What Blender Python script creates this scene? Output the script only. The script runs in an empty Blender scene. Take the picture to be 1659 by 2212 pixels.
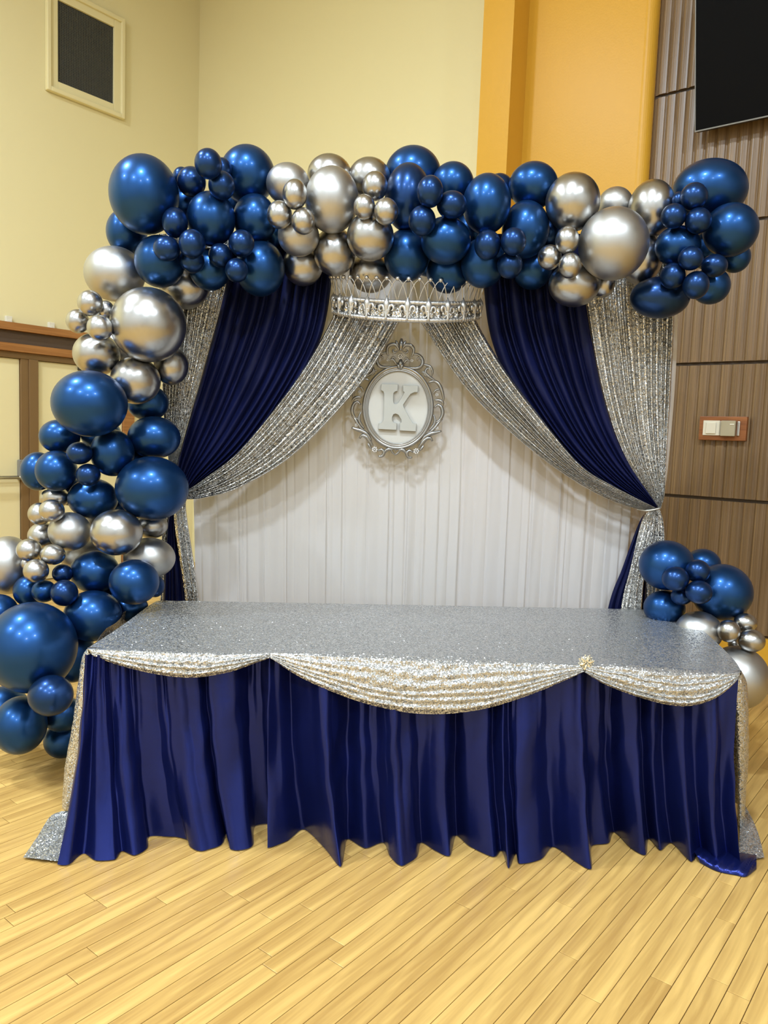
import bpy, bmesh, math, random
import numpy as np
from mathutils import Vector, Matrix

# ------------------------------------------------------------------ camera
W, H, FPX = 1659.0, 2212.0, 1660.0
EYE = Vector((0.0, 0.0, 1.56))
PITCH, ROLL = math.radians(5.4), math.radians(2.17)
ROOM = math.radians(38.6)          # the hall stands turned to the camera by this angle
_f = Vector((0, math.cos(PITCH), -math.sin(PITCH)))
_u0 = Vector((0, math.sin(PITCH), math.cos(PITCH)))
_r0 = Vector((1, 0, 0))
CR = _r0 * math.cos(ROLL) + _u0 * math.sin(ROLL)
CU = -_r0 * math.sin(ROLL) + _u0 * math.cos(ROLL)
CF = _f
scene = bpy.context.scene
COL = scene.collection
cam_data = bpy.data.cameras.new('camera')
cam_data.sensor_fit = 'HORIZONTAL'
cam_data.sensor_width = 36.0
cam_data.lens = 36.0 * FPX / W
cam_data.clip_start = 0.05
cam = bpy.data.objects.new('camera', cam_data)
M = Matrix.Identity(4)
for i in range(3):
    M[i][0], M[i][1], M[i][2], M[i][3] = CR[i], CU[i], -CF[i], EYE[i]
cam.matrix_world = M
COL.objects.link(cam)
scene.camera = cam

# ------------------------------------------------------------------ world, exposure
world = bpy.data.worlds.new('world')
scene.world = world
world.use_nodes = True
world.node_tree.nodes['Background'].inputs[0].default_value = (0.9, 0.93, 1.0, 1)
world.node_tree.nodes['Background'].inputs[1].default_value = 0.05
scene.view_settings.view_transform = 'Standard'
scene.view_settings.look = 'None'
scene.view_settings.gamma = 1.0
scene.view_settings.use_curve_mapping = False
scene.view_settings.exposure = -0.15
scene.cycles.use_denoising = True
scene.cycles.max_bounces = 5
scene.cycles.diffuse_bounces = 3
scene.cycles.glossy_bounces = 3
scene.cycles.transparent_max_bounces = 6
scene.cycles.caustics_reflective = False
scene.cycles.caustics_refractive = False
scene.cycles.use_adaptive_sampling = True
scene.cycles.adaptive_threshold = 0.05
scene.cycles.adaptive_min_samples = 16
scene.cycles.sample_clamp_indirect = 6.0

# ceiling lamps of the hall, in room coordinates (s to the right along the ribbed wall, t away from the camera)
CEIL = 7.6
LAMP_Z = 6.6
LAMPS = [(s, t) for t in (-0.2, -3.9) for s in (-4.9, -0.7, 3.5)]
LAMP_W = 300.0
LAMP_COL = (0.74, 0.87, 1.0)

# ------------------------------------------------------------------ helpers: pixels, room
CA, SA = math.cos(ROOM), math.sin(ROOM)
def room(s, t, z=0.0):
    return Vector((s * CA + t * SA, -s * SA + t * CA, z))
def to_room(p):
    return Vector((p.x * CA - p.y * SA, p.x * SA + p.y * CA, p.z))
def ray(px, py):
    return CF + CR * ((px - W / 2) / FPX) - CU * ((py - H / 2) / FPX)
def at_y(px, py, Y):
    d = ray(px, py); return EYE + d * (Y / d.y)
def at_z(px, py, Z):
    d = ray(px, py); return EYE + d * ((Z - EYE.z) / d.z)
def at_t(px, py, t):
    d = ray(px, py); n = Vector((SA, CA, 0)); return EYE + d * (t / d.dot(n))
def at_s(px, py, s):
    d = ray(px, py); n = Vector((CA, -SA, 0)); return EYE + d * (s / d.dot(n))
def project(p):
    v = p - EYE; k = FPX / v.dot(CF)
    return W / 2 + v.dot(CR) * k, H / 2 - v.dot(CU) * k, v.dot(CF)

def obj(name, data, mat=None, parent=None, smooth=False):
    if isinstance(data, bmesh.types.BMesh):
        me = bpy.data.meshes.new(name); data.to_mesh(me); data.free()
    else:
        me = data
    if mat is not None and len(me.materials) == 0:
        me.materials.append(mat)
    if smooth:
        me.polygons.foreach_set('use_smooth', [True] * len(me.polygons))
    o = bpy.data.objects.new(name, me)
    COL.objects.link(o)
    if parent is not None:
        o.parent = parent
    return o
def tag(o, label=None, cat=None, group=None, kind=None):
    if label: o['label'] = label
    if cat: o['category'] = cat
    if group: o['group'] = group
    if kind: o['kind'] = kind
    return o
def empty(name, loc=(0, 0, 0), rz=0.0):
    o = bpy.data.objects.new(name, None); o.empty_display_size = 0.1
    o.location = loc; o.rotation_euler = (0, 0, rz)
    COL.objects.link(o); return o
def box(bm, x0, x1, y0, y1, z0, z1, bevel=0.0):
    vs = [bm.verts.new((x, y, z)) for z in (z0, z1) for y in (y0, y1) for x in (x0, x1)]
    fs = []
    for f in ((0, 2, 3, 1), (4, 5, 7, 6), (0, 1, 5, 4), (2, 6, 7, 3), (0, 4, 6, 2), (1, 3, 7, 5)):
        fs.append(bm.faces.new([vs[i] for i in f]))
    if bevel > 0:
        es = list({e for f in fs for e in f.edges})
        bmesh.ops.bevel(bm, geom=es, offset=bevel, segments=2, affect='EDGES', profile=0.5)
    return bm
def boxm(x0, x1, y0, y1, z0, z1, bevel=0.0):
    return box(bmesh.new(), x0, x1, y0, y1, z0, z1, bevel)
def grid_mesh(name, P):
    """P: rows of Vectors -> mesh"""
    nr, nc = len(P), len(P[0])
    verts = [tuple(p) for r in P for p in r]
    faces = [(i * nc + j, i * nc + j + 1, (i + 1) * nc + j + 1, (i + 1) * nc + j)
             for i in range(nr - 1) for j in range(nc - 1)]
    me = bpy.data.meshes.new(name); me.from_pydata(verts, [], faces); me.update()
    return me
def crom(pts, n):
    """resample a polyline of tuples with a Catmull-Rom spline to n points, even in chord length"""
    P = [np.array(p, float) for p in pts]
    if len(P) == 2:
        return [tuple(P[0] + (P[1] - P[0]) * k / (n - 1)) for k in range(n)]
    Q = [2 * P[0] - P[1]] + P + [2 * P[-1] - P[-2]]
    out = []
    m = 14
    for i in range(1, len(Q) - 2):
        a, b, c, d = Q[i - 1], Q[i], Q[i + 1], Q[i + 2]
        for k in range(m):
            t = k / m
            out.append(0.5 * (2 * b + (c - a) * t + (2 * a - 5 * b + 4 * c - d) * t * t + (3 * b - a - 3 * c + d) * t ** 3))
    out.append(P[-1])
    out = np.array(out)
    L = np.concatenate([[0], np.cumsum(np.linalg.norm(np.diff(out, axis=0), axis=1))])
    s = np.linspace(0, L[-1], n)
    return [tuple(np.interp(x, L, out[:, k]) for k in range(out.shape[1])) for x in s]
def tube(bm, pts, rad, sides=8, cap=True):
    pts = [Vector(p) for p in pts]
    n = len(pts)
    if not hasattr(rad, '__len__'): rad = [rad] * n
    prev = None; rings = []
    for i, p in enumerate(pts):
        t = (pts[min(i + 1, n - 1)] - pts[max(i - 1, 0)]).normalized()
        if prev is None:
            a = t.orthogonal().normalized()
        else:
            a = (prev - t * prev.dot(t)).normalized()
        prev = a; b = t.cross(a)
        rings.append([bm.verts.new(p + (a * math.cos(2 * math.pi * k / sides) + b * math.sin(2 * math.pi * k / sides)) * rad[i]) for k in range(sides)])
    for i in range(n - 1):
        for k in range(sides):
            bm.faces.new((rings[i][k], rings[i][(k + 1) % sides], rings[i + 1][(k + 1) % sides], rings[i + 1][k]))
    if cap:
        bm.faces.new(rings[0][::-1]); bm.faces.new(rings[-1])
    return bm
def ball(bm, c, r, seg=10, sc=(1, 1, 1)):
    m = Matrix.Translation(c) @ Matrix.Diagonal((sc[0], sc[1], sc[2], 1))
    bmesh.ops.create_uvsphere(bm, u_segments=seg, v_segments=max(5, seg * 2 // 3), radius=r, matrix=m)
    return bm
def smooth_noise(rng, n):
    ph = [(rng.uniform(0, 6.28), rng.uniform(.6, 1.6), rng.uniform(.4, 1)) for _ in range(n)]
    return lambda x: sum(a * math.sin(f * (i + 1) * x * 2.3 + p) for i, (p, f, a) in enumerate(ph)) / n

# ------------------------------------------------------------------ materials
def mat_new(name):
    m = bpy.data.materials.new(name); m.use_nodes = True
    nt = m.node_tree
    return m, nt, nt.nodes['Principled BSDF'], nt.links
def setp(b, **kw):
    names = dict(col='Base Color', met='Metallic', rough='Roughness', spec='Specular IOR Level', coat='Coat Weight', coatr='Coat Roughness',
                 trans='Transmission Weight', sheen='Sheen Weight', sheenr='Sheen Roughness', aniso='Anisotropic', alpha='Alpha')
    for k, v in kw.items():
        i = b.inputs[names[k]]
        i.default_value = (v[0], v[1], v[2], 1) if k == 'col' else v
def nd(nt, typ, **kw):
    n = nt.nodes.new(typ)
    for k, v in kw.items(): setattr(n, k, v)
    return n
def plain(name, col, rough=0.5, met=0.0, bump=0.0, bscale=60.0, var=0.0, vscale=3.0, **kw):
    m, nt, b, L = mat_new(name)
    setp(b, col=col, rough=rough, met=met, **kw)
    tc = nd(nt, 'ShaderNodeTexCoord')
    if bump:
        n = nd(nt, 'ShaderNodeTexNoise'); n.inputs['Scale'].default_value = bscale; n.inputs['Detail'].default_value = 4
        L.new(tc.outputs['Object'], n.inputs['Vector'])
        bp = nd(nt, 'ShaderNodeBump'); bp.inputs['Strength'].default_value = bump; bp.inputs['Distance'].default_value = 0.002
        L.new(n.outputs['Fac'], bp.inputs['Height']); L.new(bp.outputs['Normal'], b.inputs['Normal'])
    if var:
        n = nd(nt, 'ShaderNodeTexNoise'); n.inputs['Scale'].default_value = vscale; n.inputs['Detail'].default_value = 5
        L.new(tc.outputs['Object'], n.inputs['Vector'])
        r = nd(nt, 'ShaderNodeValToRGB')
        r.color_ramp.elements[0].position = .3; r.color_ramp.elements[1].position = .7
        r.color_ramp.elements[0].color = tuple(c * (1 - var) for c in col) + (1,)
        r.color_ramp.elements[1].color = tuple(min(1, c * (1 + var)) for c in col) + (1,)
        L.new(n.outputs['Fac'], r.inputs['Fac']); L.new(r.outputs['Color'], b.inputs['Base Color'])
    return m
def grain(name, c0, c1, scale=(30, 1.2, 30), rough=0.45, tone=False, nscale=1.0, coat=0.0):
    m, nt, b, L = mat_new(name)
    setp(b, rough=rough, coat=coat, coatr=.25)
    tc = nd(nt, 'ShaderNodeTexCoord'); mp = nd(nt, 'ShaderNodeMapping')
    mp.inputs['Scale'].default_value = scale
    L.new(tc.outputs['Object'], mp.inputs['Vector'])
    n = nd(nt, 'ShaderNodeTexNoise'); n.inputs['Scale'].default_value = nscale; n.inputs['Detail'].default_value = 7; n.inputs['Distortion'].default_value = .6
    L.new(mp.outputs['Vector'], n.inputs['Vector'])
    r = nd(nt, 'ShaderNodeValToRGB')
    r.color_ramp.elements[0].position = .3; r.color_ramp.elements[1].position = .72
    r.color_ramp.elements[0].color = c0 + (1,); r.color_ramp.elements[1].color = c1 + (1,)
    if tone:
        a = nd(nt, 'ShaderNodeAttribute', attribute_name='tone')
        ad = nd(nt, 'ShaderNodeMath', operation='MULTIPLY_ADD')
        ad.inputs[1].default_value = .22; 
        sb = nd(nt, 'ShaderNodeMath', operation='SUBTRACT'); sb.inputs[1].default_value = .5
        L.new(a.outputs['Fac'], sb.inputs[0]); L.new(sb.outputs[0], ad.inputs[0]); L.new(n.outputs['Fac'], ad.inputs[2])
        L.new(ad.outputs[0], r.inputs['Fac'])
    else:
        L.new(n.outputs['Fac'], r.inputs['Fac'])
    L.new(r.outputs['Color'], b.inputs['Base Color'])
    return m
def sequin(name, c0, c1, scale=230.0, k=0.9, rough=0.22, met=0.92):
    m, nt, b, L = mat_new(name)
    setp(b, rough=rough, met=met)
    tc = nd(nt, 'ShaderNodeTexCoord')
    v = nd(nt, 'ShaderNodeTexVoronoi'); v.inputs['Scale'].default_value = scale
    L.new(tc.outputs['Object'], v.inputs['Vector'])
    s = nd(nt, 'ShaderNodeVectorMath', operation='SUBTRACT'); s.inputs[1].default_value = (.5, .5, .5)
    L.new(v.outputs['Color'], s.inputs[0])
    sc = nd(nt, 'ShaderNodeVectorMath', operation='SCALE'); sc.inputs['Scale'].default_value = k
    L.new(s.outputs[0], sc.inputs[0])
    g = nd(nt, 'ShaderNodeNewGeometry')
    ad = nd(nt, 'ShaderNodeVectorMath', operation='ADD')
    L.new(g.outputs['Normal'], ad.inputs[0]); L.new(sc.outputs[0], ad.inputs[1])
    nm = nd(nt, 'ShaderNodeVectorMath', operation='NORMALIZE'); L.new(ad.outputs[0], nm.inputs[0])
    L.new(nm.outputs[0], b.inputs['Normal'])
    sp = nd(nt, 'ShaderNodeSeparateColor'); L.new(v.outputs['Color'], sp.inputs[0])
    r = nd(nt, 'ShaderNodeValToRGB')
    r.color_ramp.elements[0].color = c0 + (1,); r.color_ramp.elements[1].color = c1 + (1,)
    L.new(sp.outputs[0], r.inputs['Fac']); L.new(r.outputs['Color'], b.inputs['Base Color'])
    return m

MT = {}
MT['cream'] = plain('cream_paint', (.83, .725, .41), .55, bump=.12, bscale=90)
MT['yellow'] = plain('yellow_paint', (.66, .345, .034), .36, spec=.25, bump=.25, bscale=70)
MT['ceil'] = plain('ceiling_paint', (.82, .80, .74), .8)
MT['frontwall'] = plain('hall_paint', (.68, .68, .66), .6)
MT['ribs'] = grain('brown_ribbed_laminate', (.135, .079, .036), (.26, .160, .078), scale=(130, 130, 1.0), rough=.34)
MT['groove'] = plain('dark_brown_groove', (.06, .035, .02), .6)
MT['base_brown'] = grain('brown_wood_base', (.16, .07, .02), (.30, .15, .05), scale=(2, 2, 40), rough=.4)
MT['orange_wood'] = grain('orange_oak', (.26, .10, .025), (.45, .20, .06), scale=(2, 2, 60), rough=.4)
MT['brown_metal'] = plain('brown_enamel', (.20, .115, .045), .4)
MT['dark_band'] = plain('dark_brown_band', (.09, .055, .035), .55, bump=.3, bscale=120)
MT['plank'] = grain('maple_plank', (.46, .262, .073), (.75, .475, .148), scale=(34, 2.2, 34), rough=.33, tone=True)
MT['sub'] = plain('dark_gap', (.10, .055, .02), .8)
MT['black'] = plain('black_plastic', (.012, .012, .013), .35)
MT['screen'] = plain('dark_screen_glass', (.005, .0045, .0045), .2, spec=.04)
MT['bezel'] = plain('grey_edge', (.22, .21, .19), .35)
MT['mesh_dark'] = plain('dark_vent_back', (.012, .012, .012), .7)
MT['mesh_bar'] = plain('grey_vent_mesh', (.075, .075, .065), .5)
MT['steel'] = plain('satin_steel', (.55, .52, .47), .3, met=1)
MT['white_plastic'] = plain('ivory_plastic', (.78, .72, .58), .4)
MT['tan_plastic'] = plain('tan_plastic', (.42, .36, .24), .45)
MT['cover_wood'] = grain('red_brown_wood', (.20, .065, .02), (.36, .13, .04), scale=(3, 3, 60), rough=.4)
MT['sequin_curtain'] = sequin('silver_sequin_curtain', (.42, .415, .405), (.97, .955, .92), 235, .85)
MT['sequin_cloth'] = sequin('silver_sequin_cloth', (.36, .365, .37), (.82, .82, .81), 225, 1.0, met=.72)
MT['silver_paint'] = plain('silver_paint', (.31, .30, .285), .28, met=.9)
MT['silver_light'] = plain('pale_silver', (.60, .58, .55), .33, met=.8)
MT['white_panel'] = plain('white_backing', (.57, .55, .50), .6)
MT['letter'] = plain('pale_grey_letter', (.47, .47, .435), .4, met=.35)
MT['crystal'] = plain('cream_crystal', (.93, .88, .72), .12, met=.75)
MT['cord'] = plain('white_cord', (.75, .72, .66), .6)
def satin(name, c0, c1, rough, met, sheen=0.0, wr=0.2):
    m, nt, b, L = mat_new(name)
    setp(b, rough=rough, met=met, col=c1, sheen=sheen, sheenr=.4)
    tc = nd(nt, 'ShaderNodeTexCoord'); n = nd(nt, 'ShaderNodeTexNoise'); n.inputs['Scale'].default_value = 14; n.inputs['Detail'].default_value = 5
    L.new(tc.outputs['Object'], n.inputs['Vector'])
    bp = nd(nt, 'ShaderNodeBump'); bp.inputs['Strength'].default_value = wr; bp.inputs['Distance'].default_value = .01
    L.new(n.outputs['Fac'], bp.inputs['Height']); L.new(bp.outputs['Normal'], b.inputs['Normal'])
    return m
MT['satin'] = satin('navy_satin', None, (.014, .023, .150), .27, .75, wr=.16)
MT['navy_cloth'] = satin('navy_drape_cloth', None, (.005, .0078, .047), .5, .0, sheen=.0, wr=.1)
MT['navy_cloth'].node_tree.nodes['Principled BSDF'].inputs['Specular IOR Level'].default_value = .16
def fabric_white(name, mix):
    m, nt, b, L = mat_new(name)
    setp(b, col=(.68, .658, .655), rough=.8)
    out = nt.nodes['Material Output']
    tl = nd(nt, 'ShaderNodeBsdfTranslucent'); tl.inputs['Color'].default_value = (.7, .66, .63, 1)
    mx = nd(nt, 'ShaderNodeMixShader'); mx.inputs[0].default_value = .22
    L.new(b.outputs[0], mx.inputs[1]); L.new(tl.outputs[0], mx.inputs[2])
    tr = nd(nt, 'ShaderNodeBsdfTransparent')
    m2 = nd(nt, 'ShaderNodeMixShader'); m2.inputs[0].default_value = mix
    L.new(mx.outputs[0], m2.inputs[1]); L.new(tr.outputs[0], m2.inputs[2])
    L.new(m2.outputs[0], out.inputs['Surface'])
    return m
MT['white_cloth'] = fabric_white('white_voile', .04)
MT['sheer'] = fabric_white('sheer_voile', .5)
def chrome(name, col, rough, coat=0.0, met=1.0):
    m, nt, b, L = mat_new(name)
    setp(b, col=col, rough=rough, met=met, coat=coat, coatr=.12)
    return m
MT['n'] = chrome('blue_chrome_latex', (.012, .062, .195), .34, .12, met=.84)
MT['d'] = chrome('navy_chrome_latex', (.012, .044, .145), .32, .12, met=.84)
MT['s'] = chrome('silver_chrome_latex', (.46, .448, .43), .29)
MT['m'] = chrome('satin_silver_latex', (.47, .46, .44), .42)
MT['knot_n'] = plain('blue_latex_neck', (.012, .04, .16), .4)
MT['knot_s'] = plain('grey_latex_neck', (.55, .53, .5), .4)
MT['lamp'] = plain('lamp_diffuser', (.9, .9, .88), .4)
MT['lamp'].node_tree.nodes['Principled BSDF'].inputs['Emission Color'].default_value = LAMP_COL + (1,)
MT['lamp'].node_tree.nodes['Principled BSDF'].inputs['Emission Strength'].default_value = 4.0

# ------------------------------------------------------------------ room shell
S_LEFT, S_RIGHT = -7.53, 6.6
T_BACK, T_RIB, T_YEL, T_STRIP, T_FRONT = 5.75, 5.44, 5.37, 5.15, -6.4
RZ = -ROOM
def struct(name, data, mat, label, parent=None):
    o = obj(name, data, mat, parent)
    if parent is None:
        o.rotation_euler = (0, 0, RZ)
        tag(o, label, kind='structure')
    return o
s_strip0 = to_room(at_t(1037, 200, T_STRIP)).x
s_strip1 = to_room(at_t(1102, 200, T_STRIP)).x
s_yel1 = to_room(at_t(1406, 190, T_YEL)).x
wall_left = struct('wall_left', boxm(S_LEFT - .15, S_LEFT, T_FRONT, T_BACK + .15, 0, CEIL), MT['cream'], 'cream painted wall on the left with the vent and the doors')
struct('wall_back', boxm(S_LEFT, s_yel1 + .3, T_BACK, T_BACK + .15, 0, CEIL), MT['cream'], 'cream painted wall behind the balloon arch')
# yellow column: front strip, recessed face and bullnose edge in one profile
def profile_wall(pts, z0, z1):
    bm = bmesh.new()
    lo = [bm.verts.new((s, t, z0)) for s, t in pts]; hi = [bm.verts.new((s, t, z1)) for s, t in pts]
    for i in range(len(pts)):
        j = (i + 1) % len(pts)
        bm.faces.new((lo[i], lo[j], hi[j], hi[i]))
    bm.faces.new(hi); bm.faces.new(lo[::-1])
    bmesh.ops.recalc_face_normals(bm, faces=bm.faces)
    return bm
Rn = .07
pts = [(s_strip0, T_BACK), (s_strip0, T_STRIP), (s_strip1, T_STRIP), (s_strip1, T_YEL)]
for k in range(9):
    a = math.pi / 2 * k / 8
    pts.append((s_yel1 - Rn + Rn * math.sin(a), T_YEL + Rn - Rn * math.cos(a)))
pts += [(s_yel1, T_BACK)]
col = struct('wall_column', profile_wall(pts, 0, CEIL), MT['yellow'], 'golden yellow painted column with a recessed face beside the ribbed wall')
# ribbed wall
s_rib0 = to_room(at_t(1411, 190, T_RIB)).x
wall_right = struct('wall_right', boxm(s_yel1, S_RIGHT, T_RIB + .025, T_RIB + .2, 0, CEIL), MT['groove'], 'brown ribbed wall panels on the right')
Z_SEAM = [.36, 1.245, 2.15, 3.06, 3.98, 4.9, 5.8, 6.7, CEIL]
per = .0695
for i in range(len(Z_SEAM) - 1):
    z0, z1 = Z_SEAM[i] + .011, Z_SEAM[i + 1] - .011
    prof = []
    n = int((S_RIGHT - s_rib0) / per)
    for k in range(n):
        b0 = s_rib0 + .03 + k * per
        for fx, fy in ((0, .012), (.07, .009), (.16, .003), (.30, 0), (.40, .0012), (.46, .0), (.68, .0), (.84, .003), (.93, .009)):
            prof.append((b0 + fx * per, T_RIB + fy))
    prof = [(s_rib0 + .0, T_RIB + .02)] + prof
    P = [[Vector((s, t, z)) for s, t in prof] for z in (z0, z1)]
    front = grid_mesh('rib_panel', P)
    bm = bmesh.new(); bm.from_mesh(front)
    r = bmesh.ops.extrude_face_region(bm, geom=bm.faces[:])
    vs = [g for g in r['geom'] if isinstance(g, bmesh.types.BMVert)]
    for v in vs: v.co.y = T_RIB + .0245
    bmesh.ops.recalc_face_normals(bm, faces=bm.faces)
    o = obj('rib_panel', bm, MT['ribs'], wall_right)
o = obj('side_margin', boxm(s_yel1 + .001, s_rib0 + .004, T_RIB + .004, T_RIB + .0245, .36, CEIL), MT['base_brown'], wall_right)
obj('lower_band', boxm(s_yel1 + .001, S_RIGHT, T_RIB - .012, T_RIB + .0245, .175, .352), MT['yellow'], wall_right)
bb = struct('baseboard_right', boxm(s_yel1 + .001, S_RIGHT, T_RIB - .03, T_RIB + .02, 0.003, .172, .006), MT['base_brown'], 'brown wooden baseboard below the ribbed wall')
struct('wall_far_right', boxm(S_RIGHT, S_RIGHT + .15, T_FRONT, T_BACK, 0, CEIL), MT['frontwall'], 'painted side wall of the hall out of view')
struct('wall_front', boxm(S_LEFT, S_RIGHT, T_FRONT - .15, T_FRONT, 0, CEIL), MT['frontwall'], 'painted wall of the hall behind the camera')
struct('ceiling', boxm(S_LEFT, S_RIGHT, T_FRONT, T_BACK, CEIL, CEIL + .15), MT['ceil'], 'off-white ceiling of the hall')

# lamps
for i, (s, t) in enumerate(LAMPS):
    e = empty('ceiling_light', room(s, t, LAMP_Z), RZ)
    tag(e, 'round ceiling lamp lighting the hall', 'ceiling lamp', 'round ceiling lamps of the hall')
    bm = bmesh.new(); bmesh.ops.create_cone(bm, cap_ends=True, segments=32, radius1=.30, radius2=.26, depth=.14, matrix=Matrix.Translation((0, 0, .08)))
    obj('housing', bm, MT['steel'], e)
    bm = bmesh.new(); tube(bm, [(0, 0, .14), (0, 0, CEIL - LAMP_Z - .001)], .012, 8); obj('rod', bm, MT['steel'], e)
    bm = bmesh.new(); bmesh.ops.create_cone(bm, cap_ends=True, segments=32, radius1=.25, radius2=.26, depth=.02)
    obj('diffuser', bm, MT['lamp'], e)
    ld = bpy.data.lights.new('lamp_light', 'AREA'); ld.shape = 'DISK'; ld.size = .5; ld.energy = LAMP_W; ld.color = LAMP_COL
    lo = bpy.data.objects.new('lamp_light', ld); COL.objects.link(lo); lo.parent = e; lo.location = (0, 0, -.03)

# floor
floor = struct('floor', boxm(S_LEFT, S_RIGHT, T_FRONT, T_BACK, -.06, -.012), MT['sub'], 'light maple plank floor of the hall')
rng = random.Random(7)
PW = .064
singles, rest = [], []
ns = int((S_RIGHT - S_LEFT) / PW)
for k in range(ns):
    s0 = S_LEFT + k * PW; t = T_FRONT + rng.uniform(-1.2, 0)
    while t < T_BACK:
        ln = rng.choice((.5, .75, 1.0, 1.2, 1.45, 1.7, 2.0)) * rng.uniform(.85, 1.15)
        t0, t1 = max(t, T_FRONT), min(t + ln, T_BACK); t += ln
        if t1 - t0 < .02: continue
        tone = rng.random() ** 1.2 if rng.random() < .75 else rng.random()
        best = None
        for fr in (.02, .25, .5, .75, .98):
            p = room(s0 + PW / 2, t0 + (t1 - t0) * fr, 0)
            if (p - EYE).dot(CF) < .3: continue
            x, y, d = project(p)
            if -30 < x < W + 30 and y < H + 60:
                hid = (d > 3.0 and 170 < x < 1590) or d > 7.4
                if not hid: best = d if best is None else min(best, d)
        (singles if best is not None else rest).append((best or 99, s0, t0, t1, tone))
singles.sort()
rest += singles[300:]; singles = singles[:300]
G = .0011
def plank_bm(bm, s0, t0, t1, zt):
    g = G; b = .0012
    lo = [(s0 + g, t0 + g), (s0 + PW - g, t0 + g), (s0 + PW - g, t1 - g), (s0 + g, t1 - g)]
    hi = [(s0 + g + b, t0 + g + b), (s0 + PW - g - b, t0 + g + b), (s0 + PW - g - b, t1 - g - b), (s0 + g + b, t1 - g - b)]
    v0 = [bm.verts.new((x, y, -.012)) for x, y in lo]; v1 = [bm.verts.new((x, y, zt - .0006)) for x, y in lo]; v2 = [bm.verts.new((x, y, zt)) for x, y in hi]
    fs = []
    for i in range(4):
        j = (i + 1) % 4
        fs.append(bm.faces.new((v0[i], v0[j], v1[j], v1[i]))); fs.append(bm.faces.new((v1[i], v1[j], v2[j], v2[i])))
    fs.append(bm.faces.new(v2))
    return fs
for d, s0, t0, t1, tone in singles:
    bm = bmesh.new(); plank_bm(bm, 0, 0, t1 - t0, rng.uniform(-.0004, 0))
    me = bpy.data.meshes.new('plank'); bm.to_mesh(me); bm.free()
    at = me.attributes.new('tone', 'FLOAT', 'FACE'); at.data.foreach_set('value', [tone] * len(me.polygons))
    o = obj('plank', me, MT['plank'], floor); o.location = (s0, t0, 0)
bm = bmesh.new(); tones = []
for d, s0, t0, t1, tone in rest:
    tones += [tone] * len(plank_bm(bm, s0, t0, t1, 0))
me = bpy.data.meshes.new('planks'); bm.to_mesh(me); bm.free()
at = me.attributes.new('tone', 'FLOAT', 'FACE'); at.data.foreach_set('value', tones)
tag(obj('distant_planks', me, MT['plank'], floor), 'maple planks of the rest of the hall floor', kind='stuff')

# ------------------------------------------------------------------ left wall: doors, header, vent
def lw(px, py):           # point on the left wall as (t, z)
    p = to_room(at_s(px, py, S_LEFT)); return p.y, p.z
Fx = S_LEFT
t_a = lw(-260, 900)[0]; t_m0 = lw(41, 900)[0]; t_m1 = lw(77, 900)[0]; t_j = lw(262, 920)[0]; t_end = lw(285, 920)[0]
zh = [lw(2, y)[1] for y in (695, 712, 740, 757.5, 771)]
def on_left(name, t0, t1, z0, z1, out, mat, parent=None, bevel=.003, back=0.0):
    o = obj(name, boxm(Fx + back, Fx + back + out, t0, t1, z0, z1, bevel), mat, parent)
    return o
def lefty(root):
    root.rotation_euler = (0, 0, RZ); return root
d1 = empty('door_1', (0, 0, 0), RZ); tag(d1, 'cream door leaf with steel push bar at the left edge', kind='structure')
on_left('leaf', t_a + .06, t_m0 - .004, .01, zh[4] - .004, .02, MT['cream'], d1)
pb_t, pb_z = lw(36, 1016)[0], lw(20, 1030)[1]
bm = bmesh.new(); tube(bm, [(Fx + .11, t_a + .2, pb_z), (Fx + .11, pb_t - .02, pb_z)], .017, 10)
tube(bm, crom([(Fx + .11, pb_t - .03, pb_z), (Fx + .11, pb_t + .015, pb_z + .01), (Fx + .10, pb_t + .03, pb_z + .06), (Fx + .04, pb_t + .03, pb_z + .10)], 8), .017, 10)
pb = obj('push_bar', bm, MT['steel'], d1, True)
obj('bar_bracket', boxm(Fx + .02, Fx + .07, pb_t - .01, pb_t + .05, pb_z - .03, pb_z + .17, .012), MT['bezel'], d1)
d2 = empty('door_2', (0, 0, 0), RZ); tag(d2, 'second cream door leaf half hidden behind the left balloons', kind='structure')
on_left('leaf', t_m1 + .004, t_j - .004, .01, zh[4] - .004, .02, MT['cream'], d2)
tc0, zc0 = lw(165, 800); tc1, zc1 = lw(184, 791)
obj('closer_bracket', boxm(Fx + .02, Fx + .06, tc0, tc1 + .15, zc0, zc0 + .04, .003), MT['black'], d2)
tr = empty('trim_1', (0, 0, 0), RZ); tag(tr, 'brown door frame post and orange oak header over the doors', kind='structure')
on_left('post', t_m0, t_m1 - .09, 0.003, zh[4], .045, MT['brown_metal'], tr)
on_left('post', t_m1 - .09, t_m1, 0.003, zh[4], .06, MT['brown_metal'], tr)
on_left('jamb', t_j, t_end, 0.003, zh[4], .05, MT['orange_wood'], tr)
on_left('head_bar', t_a, t_end, zh[4], zh[3], .05, MT['brown_metal'], tr)
on_left('header_board', t_a, t_end + .05, zh[3], zh[2], .09, MT['orange_wood'], tr)
on_left('header_panel', t_a, t_end + .05, zh[2], zh[1], .04, MT['dark_band'], tr)
on_left('header_board', t_a, t_end + .05, zh[1], zh[0], .09, MT['orange_wood'], tr)
for px, lab in ((16, 'small cream clip on the door header at the left edge'), (108, 'small cream clip on the door header nearer the balloons')):
    t, z = lw(px, 690 if px < 50 else 704)
    zz = zh[0]
    e = empty('header_clip', room(S_LEFT + .02, t, zz), RZ); tag(e, lab, 'clip', 'cream clips on the door header')
    obj('base', boxm(-.018, .02, -.03, .03, .001, .06, .004), MT['white_plastic'], e)
    obj('hook', boxm(.02, .035, -.02, .02, .001, .022, .003), MT['white_plastic'], e)
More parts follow.
